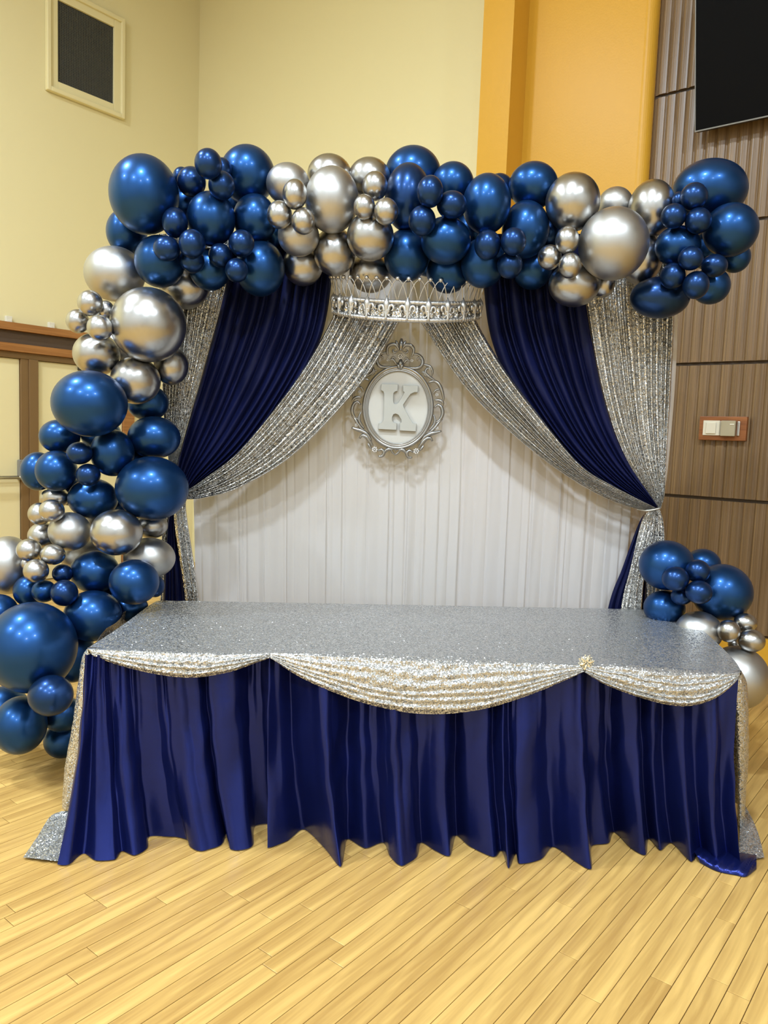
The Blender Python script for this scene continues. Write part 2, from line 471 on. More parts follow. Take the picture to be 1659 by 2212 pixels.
# vent
vt0, vt1 = lw(122, 120)[0], lw(243, 140)[0]
vz0, vz1 = lw(183, 202)[1], lw(182, 30)[1]
fw = .085
v = empty('air_vent', room(S_LEFT, (vt0 + vt1) / 2, vz0 - fw), RZ); tag(v, 'cream framed vent with dark mesh high on the left wall', 'vent')
hw = (vt1 - vt0) / 2; hh = vz1 - vz0
def vb(name, t0, t1, z0, z1, o0, o1, mat, bev=.004): return obj(name, boxm(o0, o1, t0, t1, z0, z1, bev), mat, v)
for (a, b, c, d) in ((-hw - fw, -hw, 0, hh + 2 * fw), (hw, hw + fw, 0, hh + 2 * fw), (-hw, hw, 0, fw), (-hw, hw, fw + hh, hh + 2 * fw)):
    vb('frame_bar', a, b, c, d, .0005, .03, MT['cream'])
ow = fw + .035
for (a, b, c, d) in ((-hw - ow, -hw - fw + .01, -.035, hh + 2 * fw + .035), (hw + fw - .01, hw + ow, -.035, hh + 2 * fw + .035), (-hw - fw, hw + fw, -.035, .012), (-hw - fw, hw + fw, hh + 2 * fw - .012, hh + 2 * fw + .035)):
    vb('moulding', a, b, c, d, .0005, .055, MT['cream'], .01)
vb('back_plate', -hw, hw, fw, fw + hh, .0005, .003, MT['mesh_dark'], 0)
bm = bmesh.new()
n1, n2 = 34, 48
for k in range(1, n1):
    t = -hw + 2 * hw * k / n1; box(bm, .008, .011, t - .0035, t + .0035, fw, fw + hh)
for k in range(1, n2):
    z = fw + hh * k / n2; box(bm, .006, .009, -hw, hw, z - .0035, z + .0035)
tag(obj('grille', bm, MT['mesh_bar'], v), 'fine dark mesh grille', kind='stuff')

# ------------------------------------------------------------------ screen and switch box on the ribbed wall
p0 = at_t(1501, 286, T_RIB - .12)
tv = empty('flat_screen', p0, RZ); tv.rotation_euler = (math.radians(13), 0, RZ)
tag(tv, 'black flat screen mounted high on the ribbed wall', 'television')
obj('body', boxm(0, 1.6, .002, .055, 0, .95, .006), MT['black'], tv)
obj('screen', boxm(.006, 1.594, -.004, .0, .010, .945), MT['screen'], tv)
bm = bmesh.new()
box(bm, 0, .006, -.006, .002, 0, .95); box(bm, .006, 1.6, -.006, .002, 0, .008)
obj('edge_trim', bm, MT['bezel'], tv)
obj('mount', boxm(.6, 1.0, .055, .10, .3, .7, .004), MT['black'], tv)
def rw(px, py, off=0): 
    p = to_room(at_t(px, py, T_RIB - off)); return p.x, p.z
bs0, bz1 = rw(1513, 899, .03); bs1, bz0 = rw(1611, 953, .03)
sb = empty('switch_box', room((bs0 + bs1) / 2, T_RIB, bz0), RZ); tag(sb, 'brown wooden box with two ivory wall plates on the ribbed wall', 'switch box')
w2 = (bs1 - bs0) / 2; hb = bz1 - bz0
obj('frame', boxm(-w2, w2, -.04, .0, 0, hb, .004), MT['cover_wood'], sb)
pa = obj('cover_plate', boxm(-w2 * .82, -w2 * .10, -.047, -.0405, hb * .2, hb * .82, .003), MT['white_plastic'], sb)
obj('rocker_switch', boxm(-w2 * .68, -w2 * .26, -.055, -.0475, hb * .27, hb * .74, .003), MT['white_plastic'], pa)
pb2 = obj('sensor_box', boxm(-w2 * .02, w2 * .58, -.07, -.0405, hb * .18, hb * .82, .004), MT['tan_plastic'], sb)
obj('sensor_window', boxm(w2 * .36, w2 * .54, -.073, -.0705, hb * .64, hb * .69, .001), MT['white_plastic'], pb2)
obj('conduit_strip', boxm(w2 * .62, w2 * .74, -.05, -.0405, hb * .2, hb * .8, .004), MT['silver_light'], sb)
obj('conduit_strip', boxm(-w2 * .09, -w2 * .03, -.05, -.0405, hb * .2, hb * .8, .002), MT['silver_light'], sb)

# ------------------------------------------------------------------ backdrop curtains
def fold_profile(seed, n, crisp=False, soft=False):
    r = random.Random(seed)
    ed = np.cumsum([r.uniform(.3 if crisp else .5, 1.6) for _ in range(n)]); ed = np.concatenate([[0], ed / ed[-1]])
    hs = [r.uniform(.55, 1.0) for _ in range(n)]
    def h(u):
        u = min(max(u, 0), .99999)
        i = int(np.searchsorted(ed, u, side='right') - 1)
        x = (u - ed[i]) / (ed[i + 1] - ed[i])
        if crisp:      # a flat panel that tilts, then tucks sharply under the next one
            if i % 2: x = 1 - x
            if i % 3 == 0: return hs[i] * (.35 + .3 * math.sin(math.pi * x))
            return hs[i] * (x / .78 if x < .78 else (.5 + .5 * math.cos(math.pi * (x - .78) / .22)))
        if soft: return hs[i] * math.sin(math.pi * x) ** 2
        return hs[i] * (math.sin(math.pi * x) ** .75)
    return h
def drape(name, eL, eR, Y0, nf, amp, mat, seed, nu=160, nv=60, parent=None, crisp=False, wob=.012, belly=0.0):
    L = crom(eL, nv); R = crom(eR, nv)
    h = fold_profile(seed, nf, crisp); rr = random.Random(seed + 1); nz = smooth_noise(rr, 3); nz2 = smooth_noise(rr, 3)
    wmax = max(math.hypot(a[0] - b[0], a[1] - b[1]) for a, b in zip(L, R))
    P = []
    for i in range(nv):
        v = i / (nv - 1)
        wd = math.hypot(L[i][0] - R[i][0], L[i][1] - R[i][1]) / wmax
        row = []
        for j in range(nu):
            u = j / (nu - 1)
            uu = u + wob * nz(v * 2 + u * 1.5) * min(1, u * 8) * min(1, (1 - u) * 8)
            px = L[i][0] + (R[i][0] - L[i][0]) * u; py = L[i][1] + (R[i][1] - L[i][1]) * u
            d = amp * (.35 + .65 * wd) * h(uu) * (1 + (.75 * nz2(v * 1.6 + 23 * u) if crisp else .25 * nz2(v * 3 + 7 * u))) + belly * math.sin(math.pi * v) * math.sin(math.pi * u)
            row.append(at_y(px, py, Y0 - d))
        P.append(row)
    me = grid_mesh(name, P)
    return obj(name, me, mat, parent, True)
YC = 4.06
BT = 505     # pixel height where the cloths are hung, behind the balloons
wc = drape('white_curtain', [(402, BT), (412, 900), (419, 1110), (424, 1340), (436, 1700)], [(1400, BT), (1376, 900), (1362, 1110), (1346, 1320), (1320, 1700)], YC, 46, .012, MT['white_cloth'], 3, nu=760, nv=50, wob=.0008, crisp=True)
tag(wc, 'white voile curtain hanging in fine folds behind the oval frame', 'curtain')
sh = drape('sheer_curtain', [(1300, 1000), (1290, 1340), (1288, 1700)], [(1420, 1000), (1390, 1340), (1390, 1700)], YC + .03, 7, .02, MT['sheer'], 5, nu=80, nv=30)
tag(sh, 'thin sheer edge of voile beside the right navy tail', 'curtain')
we = drape('voile_edge', [(1390, BT), (1392, 800), (1400, 1000), (1420, 1096)], [(1464, BT), (1462, 760), (1444, 1000), (1428, 1098)], YC - .02, 6, .02, MT['white_cloth'], 6, nu=60)
tag(we, 'white voile edge showing beyond the right sequin curtain', 'curtain')
so_l = drape('sequin_curtain', [(338, BT), (345, 700), (352, 900), (372, 1040), (392, 1078)], [(497, BT), (490, 615), (440, 800), (385, 1000), (398, 1078)], 3.99, 13, .05, MT['sequin_curtain'], 11, nu=170)
tag(so_l, 'silver sequin curtain at the left edge behind the balloon column', 'curtain', 'silver sequin curtains')
so_r = drape('sequin_curtain', [(1252, BT), (1264, 655), (1300, 850), (1345, 980), (1419, 1098)], [(1460, BT), (1457, 690), (1450, 830), (1439, 1000), (1436, 1068), (1426, 1100)], 3.99, 15, .05, MT['sequin_curtain'], 12, nu=190)
tag(so_r, 'silver sequin curtain at the right edge beside the ribbed wall', 'curtain', 'silver sequin curtains')
nv_l = drape('navy_curtain', [(494, BT), (488, 615), (440, 800), (383, 1005), (394, 1074)], [(722, BT), (717, 605), (690, 740), (612, 880), (520, 985), (400, 1062)], 3.96, 12, .05, MT['navy_cloth'], 21, nu=220, nv=70)
tag(nv_l, 'navy blue curtain swept to the left tie', 'curtain', 'navy swept curtains')
nv_r = drape('navy_curtain', [(1040, BT), (1045, 620), (1062, 735), (1112, 850), (1200, 968), (1300, 1050), (1415, 1098)], [(1256, BT), (1266, 655), (1302, 850), (1347, 980), (1421, 1095)], 3.96, 11, .05, MT['navy_cloth'], 22, nu=220, nv=70)
tag(nv_r, 'navy blue curtain swept to the right tie', 'curtain', 'navy swept curtains')
si_l = drape('sequin_swag', [(716, 668), (714, 695), (640, 820), (522, 968), (440, 1035), (396, 1064)], [(880, 660), (866, 692), (780, 830), (640, 978), (520, 1052), (440, 1076), (396, 1079)], 3.90, 12, .055, MT['sequin_curtain'], 31, nu=170, nv=80, belly=.02)
tag(si_l, 'silver sequin swag from the crown to the left tie', 'curtain', 'silver sequin swags under the crown')
si_r = drape('sequin_swag', [(890, 660), (906, 692), (1000, 832), (1100, 932), (1200, 1012), (1300, 1072), (1385, 1102), (1419, 1104)], [(1024, 668), (1030, 695), (1082, 785), (1150, 878), (1250, 1000), (1330, 1052), (1417, 1097)], 3.90, 12, .055, MT['sequin_curtain'], 32, nu=170, nv=80, belly=.02)
tag(si_r, 'silver sequin swag from the crown to the right tie', 'curtain', 'silver sequin swags under the crown')
# tails under the ties
t = drape('navy_tail', [(382, 1080), (364, 1120), (352, 1300), (345, 1560)], [(394, 1080), (388, 1130), (416, 1300), (440, 1560)], 3.98, 6, .03, MT['navy_cloth'], 41, nu=70)
tag(t, 'navy curtain tail below the left tie', 'curtain', 'navy curtain tails')
t = drape('sequin_tail', [(392, 1078), (376, 1118), (400, 1300), (415, 1560)], [(402, 1078), (404, 1118), (430, 1300), (452, 1560)], 3.94, 4, .022, MT['sequin_curtain'], 42, nu=60)
tag(t, 'narrow silver sequin tail below the left tie beside the voile', 'curtain', 'silver sequin curtain tails')
t = drape('sequin_tail', [(384, 1082), (352, 1130), (344, 1300), (335, 1560)], [(390, 1082), (366, 1130), (364, 1300), (362, 1560)], 4.0, 3, .02, MT['sequin_curtain'], 43, nu=50)
tag(t, 'sliver of silver sequin tail between the left balloons and navy tail', 'curtain', 'silver sequin curtain tails')
t = drape('navy_tail', [(1412, 1100), (1384, 1122), (1345, 1225), (1312, 1320), (1270, 1560)], [(1421, 1100), (1420, 1130), (1400, 1225), (1394, 1320), (1390, 1560)], 4.0, 6, .025, MT['navy_cloth'], 44, nu=70)
tag(t, 'navy curtain tail below the right tie', 'curtain', 'navy curtain tails')
t = drape('sequin_tail', [(1412, 1101), (1388, 1120), (1362, 1225), (1340, 1320), (1310, 1560)], [(1416, 1101), (1414, 1150), (1396, 1225), (1386, 1320), (1380, 1560)], 3.95, 6, .025, MT['sequin_curtain'], 45, nu=90)
tag(t, 'silver sequin tail below the right tie beside the voile', 'curtain', 'silver sequin curtain tails')
t = drape('sequin_tail', [(1418, 1101), (1412, 1130), (1400, 1200), (1394, 1320), (1392, 1560)], [(1426, 1101), (1434, 1130), (1437, 1180), (1437, 1320), (1440, 1560)], 3.96, 5, .025, MT['sequin_curtain'], 46, nu=80)
tag(t, 'silver sequin tail below the right tie touching the low blue balloon', 'curtain', 'silver sequin curtain tails')
bm = bmesh.new(); tube(bm, [at_y(x, y, yy) for x, y, yy in crom([(1376, 1100, 3.90), (1395, 1103, 3.88), (1412, 1101, 3.87), (1425, 1098, 3.90)], 14)], .0035, 6)
tag(obj('tie_cord', bm, MT['cord'], None, True), 'thin white tie cord around the gathered right curtains', 'tie')

# ------------------------------------------------------------------ crown above the frame
crown = empty('display_crown', at_y(877, 690, 3.93)); tag(crown, 'silver half-round crown with fleur-de-lis above the swags', 'crown')
cx0 = crown.location.copy()
Rc, Dc = .352, .26
def cpt(th, z, out=0.0):
    # local: half ring, centre sags a little so that the front rim tips down
    return Vector(((Rc + out) * math.sin(th), -(Dc + out) * math.cos(th) + .0, z))
c_left, c_right = at_y(721, 672, 3.93), at_y(1034, 679, 3.93)
Rc = (c_right.x - c_left.x) / 2
crown.location = ((c_left.x + c_right.x) / 2, 3.93, (c_left.z + c_right.z) / 2)
cz = crown.location.z
def zsag(th, base, drop): return base - drop * max(0, math.cos(th))
S_LO, S_HI, S_TOP = .076, .063, .052
h_hi = (at_y(720, 640, 3.93).z - cz)
h_top = (at_y(742, 594, 3.85).z - cz) + .0
ths = [math.radians(-90 + 180 * k / 60) for k in range(61)]
rope = []
for nm, base, sg, rr in (('lower_rail', .0, S_LO, .011), ('upper_rail', h_hi, S_HI, .011)):
    bm = bmesh.new()
    tube(bm, [cpt(th, zsag(th, base, sg)) for th in ths], rr, 8)
    rl = obj(nm, bm, MT['silver_light'], crown, True)
    bm = bmesh.new()
    pts = []
    for k in range(60 * 8 + 1):
        th = math.radians(-90 + 180 * k / 480); a = k * .8
        pts.append(cpt(th, zsag(th, base, sg) + .0095 * math.cos(a), .0095 * math.sin(a)))
    tube(bm, pts, .0035, 4)
    obj('rope_twist', bm, MT['silver_light'], rl, True)
def fleur_bm():
    bm = bmesh.new()
    # centre petal
    tube(bm, [(0, 0, z) for z in (-.012, .0, .02, .04, .055, .07, .085, .097, .11)], [.005, .006, .007, .009, .014, .016, .012, .006, .0015], 10)
    # collar
    tube(bm, [(-.012, -.002, .035), (.012, -.002, .035)], .005, 8)
    for sx in (-1, 1):
        q = crom([(sx * .003, 0, .012), (sx * .010, 0, .030), (sx * .013, 0, .052), (sx * .024, 0, .062), (sx * .034, 0, .052), (sx * .032, 0, .036), (sx * .023, 0, .034)], 16)
        tube(bm, q, [.0035 + .005 * math.sin(math.pi * k / 15) for k in range(16)], 6)
        q = crom([(sx * .002, 0, .030), (sx * .010, 0, .012), (sx * .018, 0, .006)], 8)
        tube(bm, q, .003, 6)
    return bm
fme = bpy.data.meshes.new('fleur'); b_ = fleur_bm(); b_.to_mesh(fme); b_.free()
fme.materials.append(MT['silver_light']); fme.polygons.foreach_set('use_smooth', [True] * len(fme.polygons))
STEP = math.radians(15.4)
for k in range(-5, 6):
    th = k * STEP
    o = bpy.data.objects.new('fleur_de_lis', fme); COL.objects.link(o); o.parent = crown
    zb = zsag(th, .0, S_LO); zt = zsag(th, h_hi, S_HI)
    o.location = cpt(th, zb + .005, .012); o.rotation_euler = (math.radians(-4), 0, -th * -1)
    sc = (zt - zb) / .085; o.scale = (1.02, 1.02, sc)
for k in range(-11, 12):
    th = k * STEP / 2
    if abs(th) > math.radians(88): continue
    q = []
    for m in range(17):
        x = -1 + 2 * m / 16
        tt = th + x * STEP / 2
        zz = zsag(tt, h_hi, S_HI); zt = zsag(th, h_top, S_TOP)
        f = 1 - abs(x) ** 2.1
        q.append(cpt(tt, zz + (zt - zz) * f, .02 * f))
    bm = bmesh.new(); tube(bm, q, .0024, 6)
    a = obj('arch_wire', bm, MT['silver_light'], crown, True)
    bm = bmesh.new(); ball(bm, cpt(th, zsag(th, h_top, S_TOP) + .004, .02), .0105, 12)
    obj('bead', bm, MT['silver_light'], a, True)
bm = bmesh.new()
P = [[cpt(th, zsag(th, z, s_), -.012 + .004 * math.sin(th * 60)) for th in [math.radians(-90 + 180 * k / 160) for k in range(161)]] for z, s_ in ((.01, S_LO), (.045, (S_LO + S_HI) / 2), (h_hi - .012, S_HI))]
obj('sequin_band', grid_mesh('sequin_band', P), MT['sequin_curtain'], crown, True)

# ------------------------------------------------------------------ oval frame with the letter
def zp(u, v): return (730 + u / 6.38, 710 + v / 6.38)
YF = 3.955
fr = empty('oval_frame', at_y(*zp(800, 1780), YF)); tag(fr, 'ornate silver oval frame with the raised letter K', 'frame')
fo = fr.location.copy()
def fl(u, v, out=0.0):
    p = at_y(*zp(u, v), YF - out); return p - fo
oc = fl(827, 1090)
orx = (fl(1240, 1090) - fl(415, 1090)).x / 2; orz = (fl(827, 590) - fl(827, 1590)).z / 2
def oval(rx, rz, out, n=96): return [Vector((oc.x + rx * math.cos(2 * math.pi * k / n), -out, oc.z + rz * math.sin(2 * math.pi * k / n))) for k in range(n)]
def ring(profile, mat, name):
    """profile: list of (offset outwards from the opening, height towards the viewer)"""
    rings = [oval(orx + a, orz + a, b) for a, b in profile]
    n = len(rings[0]); bm = bmesh.new()
    vs = [[bm.verts.new(p) for p in r] for r in rings]
    for i in range(len(vs)):
        if i == len(vs) - 1: break
        for k in range(n):
            bm.faces.new((vs[i][k], vs[i][(k + 1) % n], vs[i + 1][(k + 1) % n], vs[i + 1][k]))
    bmesh.ops.recalc_face_normals(bm, faces=bm.faces)
    return obj(name, bm, mat, fr, True)
ring([(-.001, 0), (-.001, .012), (.002, .016), (.006, .012), (.007, .012), (.010, .019), (.014, .012), (.015, .012), (.020, .020), (.027, .016), (.030, .008), (.030, 0)], MT['silver_paint'], 'oval_rim')
bm = bmesh.new(); vs = [bm.verts.new(p) for p in oval(orx + .004, orz + .004, .004)]; f = bm.faces.new(vs)
r = bmesh.ops.extrude_face_region(bm, geom=[f]); bmesh.ops.translate(bm, vec=(0, .006, 0), verts=[g for g in r['geom'] if isinstance(g, bmesh.types.BMVert)])
bmesh.ops.recalc_face_normals(bm, faces=bm.faces)
obj('backing_panel', bm, MT['white_panel'], fr)
KP = [(600,765),(828,770),(822,862),(790,870),(768,892),(762,950),(764,1010),(775,1035),(800,1040),(830,1020),(915,885),(895,862),(893,782),(1106,788),(1098,880),(1050,882),(1000,905),(900,1050),(905,1080),(990,1240),(1030,1300),(1080,1310),(1072,1417),(848,1405),(850,1302),(872,1290),(870,1255),(830,1190),(795,1175),(765,1185),(750,1220),(748,1270),(770,1292),(812,1302),(806,1398),(556,1385),(562,1302),(600,1295),(620,1275),(628,1200),(634,900),(625,870),(590,848)]
bm = bmesh.new(); f = bm.faces.new([bm.verts.new(fl(u, v, .0045)) for u, v in KP])
r = bmesh.ops.extrude_face_region(bm, geom=[f]); vs = [g for g in r['geom'] if isinstance(g, bmesh.types.BMVert)]
bmesh.ops.translate(bm, vec=(0, -.018, 0), verts=vs)
ff = [g for g in r['geom'] if isinstance(g, bmesh.types.BMFace)]
bmesh.ops.inset_region(bm, faces=ff, thickness=.0018, depth=.0)
for v_ in ff[0].verts: v_.co.y -= .003
bmesh.ops.recalc_face_normals(bm, faces=bm.faces)
tag(obj('letter', bm, MT['letter'], fr), 'raised pale grey slab letter K')
def axis(v): return 868 - .048 * (v - 130)
SCROLL = [
 ([(875,300),(925,232),(990,225),(1038,268),(1042,330),(1015,385)], 15, 'scroll'),
 ([(1025,352),(1090,350),(1150,398),(1168,470),(1130,530),(1050,548),(950,528)], 15, 'scroll'),
 ([(1160,440),(1120,400),(1095,420),(1100,450)], 9, 'scroll'),
 ([(885,250),(915,210),(935,165)], 12, 'leaf'),
 ([(890,310),(935,335),(962,310),(935,285)], 9, 'scroll'),
 ([(880,520),(915,470),(955,430),(1010,455)], 10, 'scroll'),
 ([(905,420),(940,400),(965,425),(945,455)], 8, 'scroll'),
 ([(1150,480),(1210,500),(1270,525),(1302,590),(1290,655)], 12, 'scroll'),
 ([(1275,540),(1222,555),(1205,610),(1260,665),(1345,720)], 13, 'scroll'),
 ([(1150,605),(1185,600),(1205,650),(1250,650)], 9, 'scroll'),
 ([(1245,745),(1320,722),(1390,765),(1432,860),(1452,960),(1440,1010)], 15, 'scroll'),
 ([(1310,900),(1350,850),(1412,832)], 9, 'leaf'),
 ([(1330,985),(1390,985),(1442,1015),(1445,1070)], 13, 'leaf'),
 ([(1330,1090),(1380,1050),(1430,1090),(1442,1180),(1400,1265),(1340,1290)], 15, 'scroll'),
 ([(1318,1185),(1338,1260),(1320,1330),(1255,1405)], 12, 'scroll'),
 ([(1440,1245),(1390,1290),(1350,1350),(1290,1410),(1230,1450)], 13, 'scroll'),
 ([(1425,1410),(1360,1430),(1290,1445),(1200,1490),(1140,1570)], 17, 'leaf'),
 ([(1302,1550),(1275,1508),(1215,1520),(1160,1580),(1110,1640)], 16, 'leaf'),
 ([(1180,1610),(1150,1655),(1120,1680)], 11, 'leaf'),
 ([(1025,1775),(972,1770),(950,1722),(985,1680),(1040,1700)], 14, 'scroll'),
 ([(965,1750),(915,1680),(860,1668),(835,1705)], 14, 'scroll'),
 ([(790,1742),(840,1700),(842,1664),(812,1656),(790,1685)], 9, 'scroll'),
]
FLOW = [(1020,440,24), (1365,910,26), (1365,1372,26), (1080,1690,46), (1270,555,22)]
k6 = YF / FPX / 6.38
def scroll(q, w, name):
    n = 18; bm = bmesh.new()
    tube(bm, crom([tuple(p) for p in q], n), [max(.0016, w * k6 * (.65 + 1.05 * math.sin(math.pi * (k + .5) / n))) for k in range(n)], 7)
    return obj(name, bm, MT['silver_paint'], fr, True)
for pts, w, nm in SCROLL:
    q = [fl(u, v, .010) for u, v in pts]
    scroll(q, w, nm)
    ql = [Vector((2 * fl(axis(v), v, .010).x - p.x, p.y, fl(axis(v), v).z + (p.z - fl(u, v).z) + (fl(2 * axis(v) - u, v).z - fl(axis(v), v).z) * 0)) for (u, v), p in zip(pts, q)]
    ql = []
    for (u, v), p in zip(pts, q):
        a = fl(axis(v), v, .010); ql.append(Vector((2 * a.x - p.x, p.y, p.z)))
    scroll(ql, w, nm)
def flower(c, r):
    bm = bmesh.new()
    for k in range(7):
        a = 2 * math.pi * k / 7
        ball(bm, c + Vector((math.cos(a) * r * .62, -.002, math.sin(a) * r * .62)), r * .36, 8, (1, .6, 1))
    ball(bm, c + Vector((0, -.005, 0)), r * .34, 8)
    return obj('rosette', bm, MT['silver_light'], fr, True)
for u, v, r in FLOW:
    p = fl(u, v, .012); a = fl(axis(v), v, .012)
    flower(p, r * k6); flower(Vector((2 * a.x - p.x, p.y, p.z)), r * k6)
flower(fl(858, 382, .014), 42 * k6)
scroll([fl(862, 545, .012), fl(865, 480, .014), fl(866, 420, .012)], 20, 'leaf')
scroll([fl(868, 300, .012), fl(870, 230, .014), fl(876, 135, .010)], 20, 'leaf')
for u in (820, 905): scroll([fl(855, 560, .016), fl((855 + u) / 2, 520, .02), fl(u, 470, .014)], 14, 'leaf')

# ------------------------------------------------------------------ table: skirt, sequin cloth, brooch
YT = 2.86
ZT = at_y(895, 1424, YT).z
HEM = [(124,1867,197),(150,1866,204),(178,1846,212),(206,1860,222),(248,1856,236),(264,1838,245),(290,1847,256),(318,1832,275),(324,1806,292),(362,1806,318),(402,1812,345),(410,1828,360),(436,1838,392),(478,1824,425),(490,1800,440),(497,1836,452),(530,1834,490),(548,1822,512),(552,1782,532),(598,1780,556),(600,1812,572),(578,1831,582),(620,1815,600),(658,1790,630),(700,1832,668),(735,1874,702),(745,1835,728),(752,1812,748),(790,1830,780),(828,1820,808),(842,1850,830),(868,1869,852),(900,1850,880),(910,1818,905),(940,1838,930),(972,1849,960),(985,1805,985),(1015,1828,1010),(1065,1850,1050),(1084,1838,1070),(1098,1874,1086),(1114,1842,1102),(1122,1866,1118),(1170,1856,1160),(1195,1828,1186),(1240,1858,1222),(1277,1876,1252),(1279,1830,1272),(1316,1822,1300),(1326,1796,1320),(1360,1828,1345),(1394,1845,1376),(1402,1812,1396),(1426,1836,1416),(1450,1820,1438),(1492,1859,1478),(1514,1832,1505),(1550,1868,1538),(1570,1848,1562),(1601,1874,1592)]
hem3 = [tuple(at_z(x, y, .006)) for x, y, _ in HEM]
# top pleats, little loops along the table edge
def edge_y(px): return 1404 + (px - 197) * (1452 - 1404) / (1592 - 197)
top3 = []
for i, (x, y, tx) in enumerate(HEM):
    p = at_y(tx, edge_y(tx), YT)
    fwd = (hem3[i][1] - 2.93) * .34
    top3.append((p.x, YT + .050 + fwd, ZT - .012))
NU = 900
# subdivide both with the same parameter
def crom_param(P, n):
    P = [np.array(p, float) for p in P]; m = len(P) - 1
    Q = [2 * P[0] - P[1]] + P + [2 * P[-1] - P[-2]]
    out = []
    for k in range(n):
        x = k / (n - 1) * m; i = min(int(x), m - 1); t = x - i
        a, b, c, d = Q[i], Q[i + 1], Q[i + 2], Q[i + 3]
        cr = 0.5 * (2 * b + (c - a) * t + (2 * a - 5 * b + 4 * c - d) * t * t + (3 * b - a - 3 * c + d) * t ** 3)
        out.append(cr * .8 + (b + (c - b) * t) * .2)
    return out
TP, HP = crom_param(top3, NU), crom_param(hem3, NU)
rr = random.Random(5); nzA = smooth_noise(rr, 4); nzB = smooth_noise(rr, 4); nzC = smooth_noise(rr, 5)
NV = 64
rows = []
for i in range(NV):
    v = i / (NV - 1)
    row = []
    for j in range(NU):
        u = j / (NU - 1)
        g = .75 * v ** 1.25 + .25 * v ** 4
        p = TP[j] * (1 - g) + HP[j] * g
        z = TP[j][2] * (1 - v) + HP[j][2] * v
        if v > .93: z = max(z, .006)
        mid = math.sin(math.pi * min(1, v * 1.02))
        pl = .30 + .70 * math.sin(math.pi * min(1, v * .75 + .22))
        y = p[1] + .024 * pl * nzA(u * 11 + v * .7) + .030 * pl * (.5 - abs(math.sin(u * 82 + 3 * nzC(u * 8) + .8 * v * nzB(u * 4)))) * (.35 + .65 * abs(nzB(u * 7)))
        y += .005 * (1 - v) ** 2 * math.sin(u * 330 + 4 * nzC(u * 10))
        x = p[0] + .008 * mid * nzB(u * 9 + v * 2.2)
        y += .008 * mid * math.sin(v * 7 + 6 * nzC(u * 5)) * nzA(u * 7 + 4)
        row.append(Vector((x, y, z)))
    rows.append(row)
sk = obj('table_skirt', grid_mesh('table_skirt', rows), MT['satin'], None, True)
tag(sk, 'navy blue satin table skirt falling in deep folds to the floor', 'table skirt')
# bunched hem at the right front corner
La = crom([(1490, 1828), (1545, 1832), (1590, 1838), (1634, 1846)], 40); Lb = crom([(1512, 1864), (1548, 1882), (1590, 1891), (1612, 1894), (1634, 1878)], 40)
nz = smooth_noise(random.Random(91), 4); rows = []
for k in range(40):
    row = []
    for m in range(16):
        w = m / 15
        zz = .004 + .042 * math.sin(math.pi * w) ** .8 * (.5 + .45 * abs(nz(k * .10 + w * 1.5)))
        row.append(at_z(La[k][0] + (Lb[k][0] - La[k][0]) * w, La[k][1] + (Lb[k][1] - La[k][1]) * w - zz * 160, zz))
    rows.append(row)
obj('bunched_hem', grid_mesh('bunched_hem', rows), MT['satin'], sk, True)

cl = empty('sequin_tablecloth', (0, 3.2, 0)); tag(cl, 'silver grey sequin tablecloth with front swags over the long table', 'tablecloth')
def child(name, me, mat=MT['sequin_cloth']):
    o = obj(name, me, mat, cl, True); o.matrix_parent_inverse = Matrix.Translation((0, -3.2, 0)); return o
NR = 50
Le = crom([(350, 1297), (330, 1303), (262, 1352), (193, 1398)], NR); Re = crom([(1385, 1316), (1440, 1324), (1500, 1349), (1552, 1392), (1588, 1428), (1601, 1449)], NR)
# rows must share one v: back to front
rows = []
nzT = smooth_noise(random.Random(9), 4)
for i in range(NR):
    a, b = at_z(Le[i][0], Le[i][1], ZT), at_z(Re[i][0], Re[i][1], ZT)
    row = []
    for j in range(90):
        u = j / 89; p = a.lerp(b, u)
        e = min(u, 1 - u, (NR - 1 - i) / NR + .02)
        p.z = ZT + .0015 * nzT(u * 40 + i * .06)
        row.append(p)
    rows.append(row)
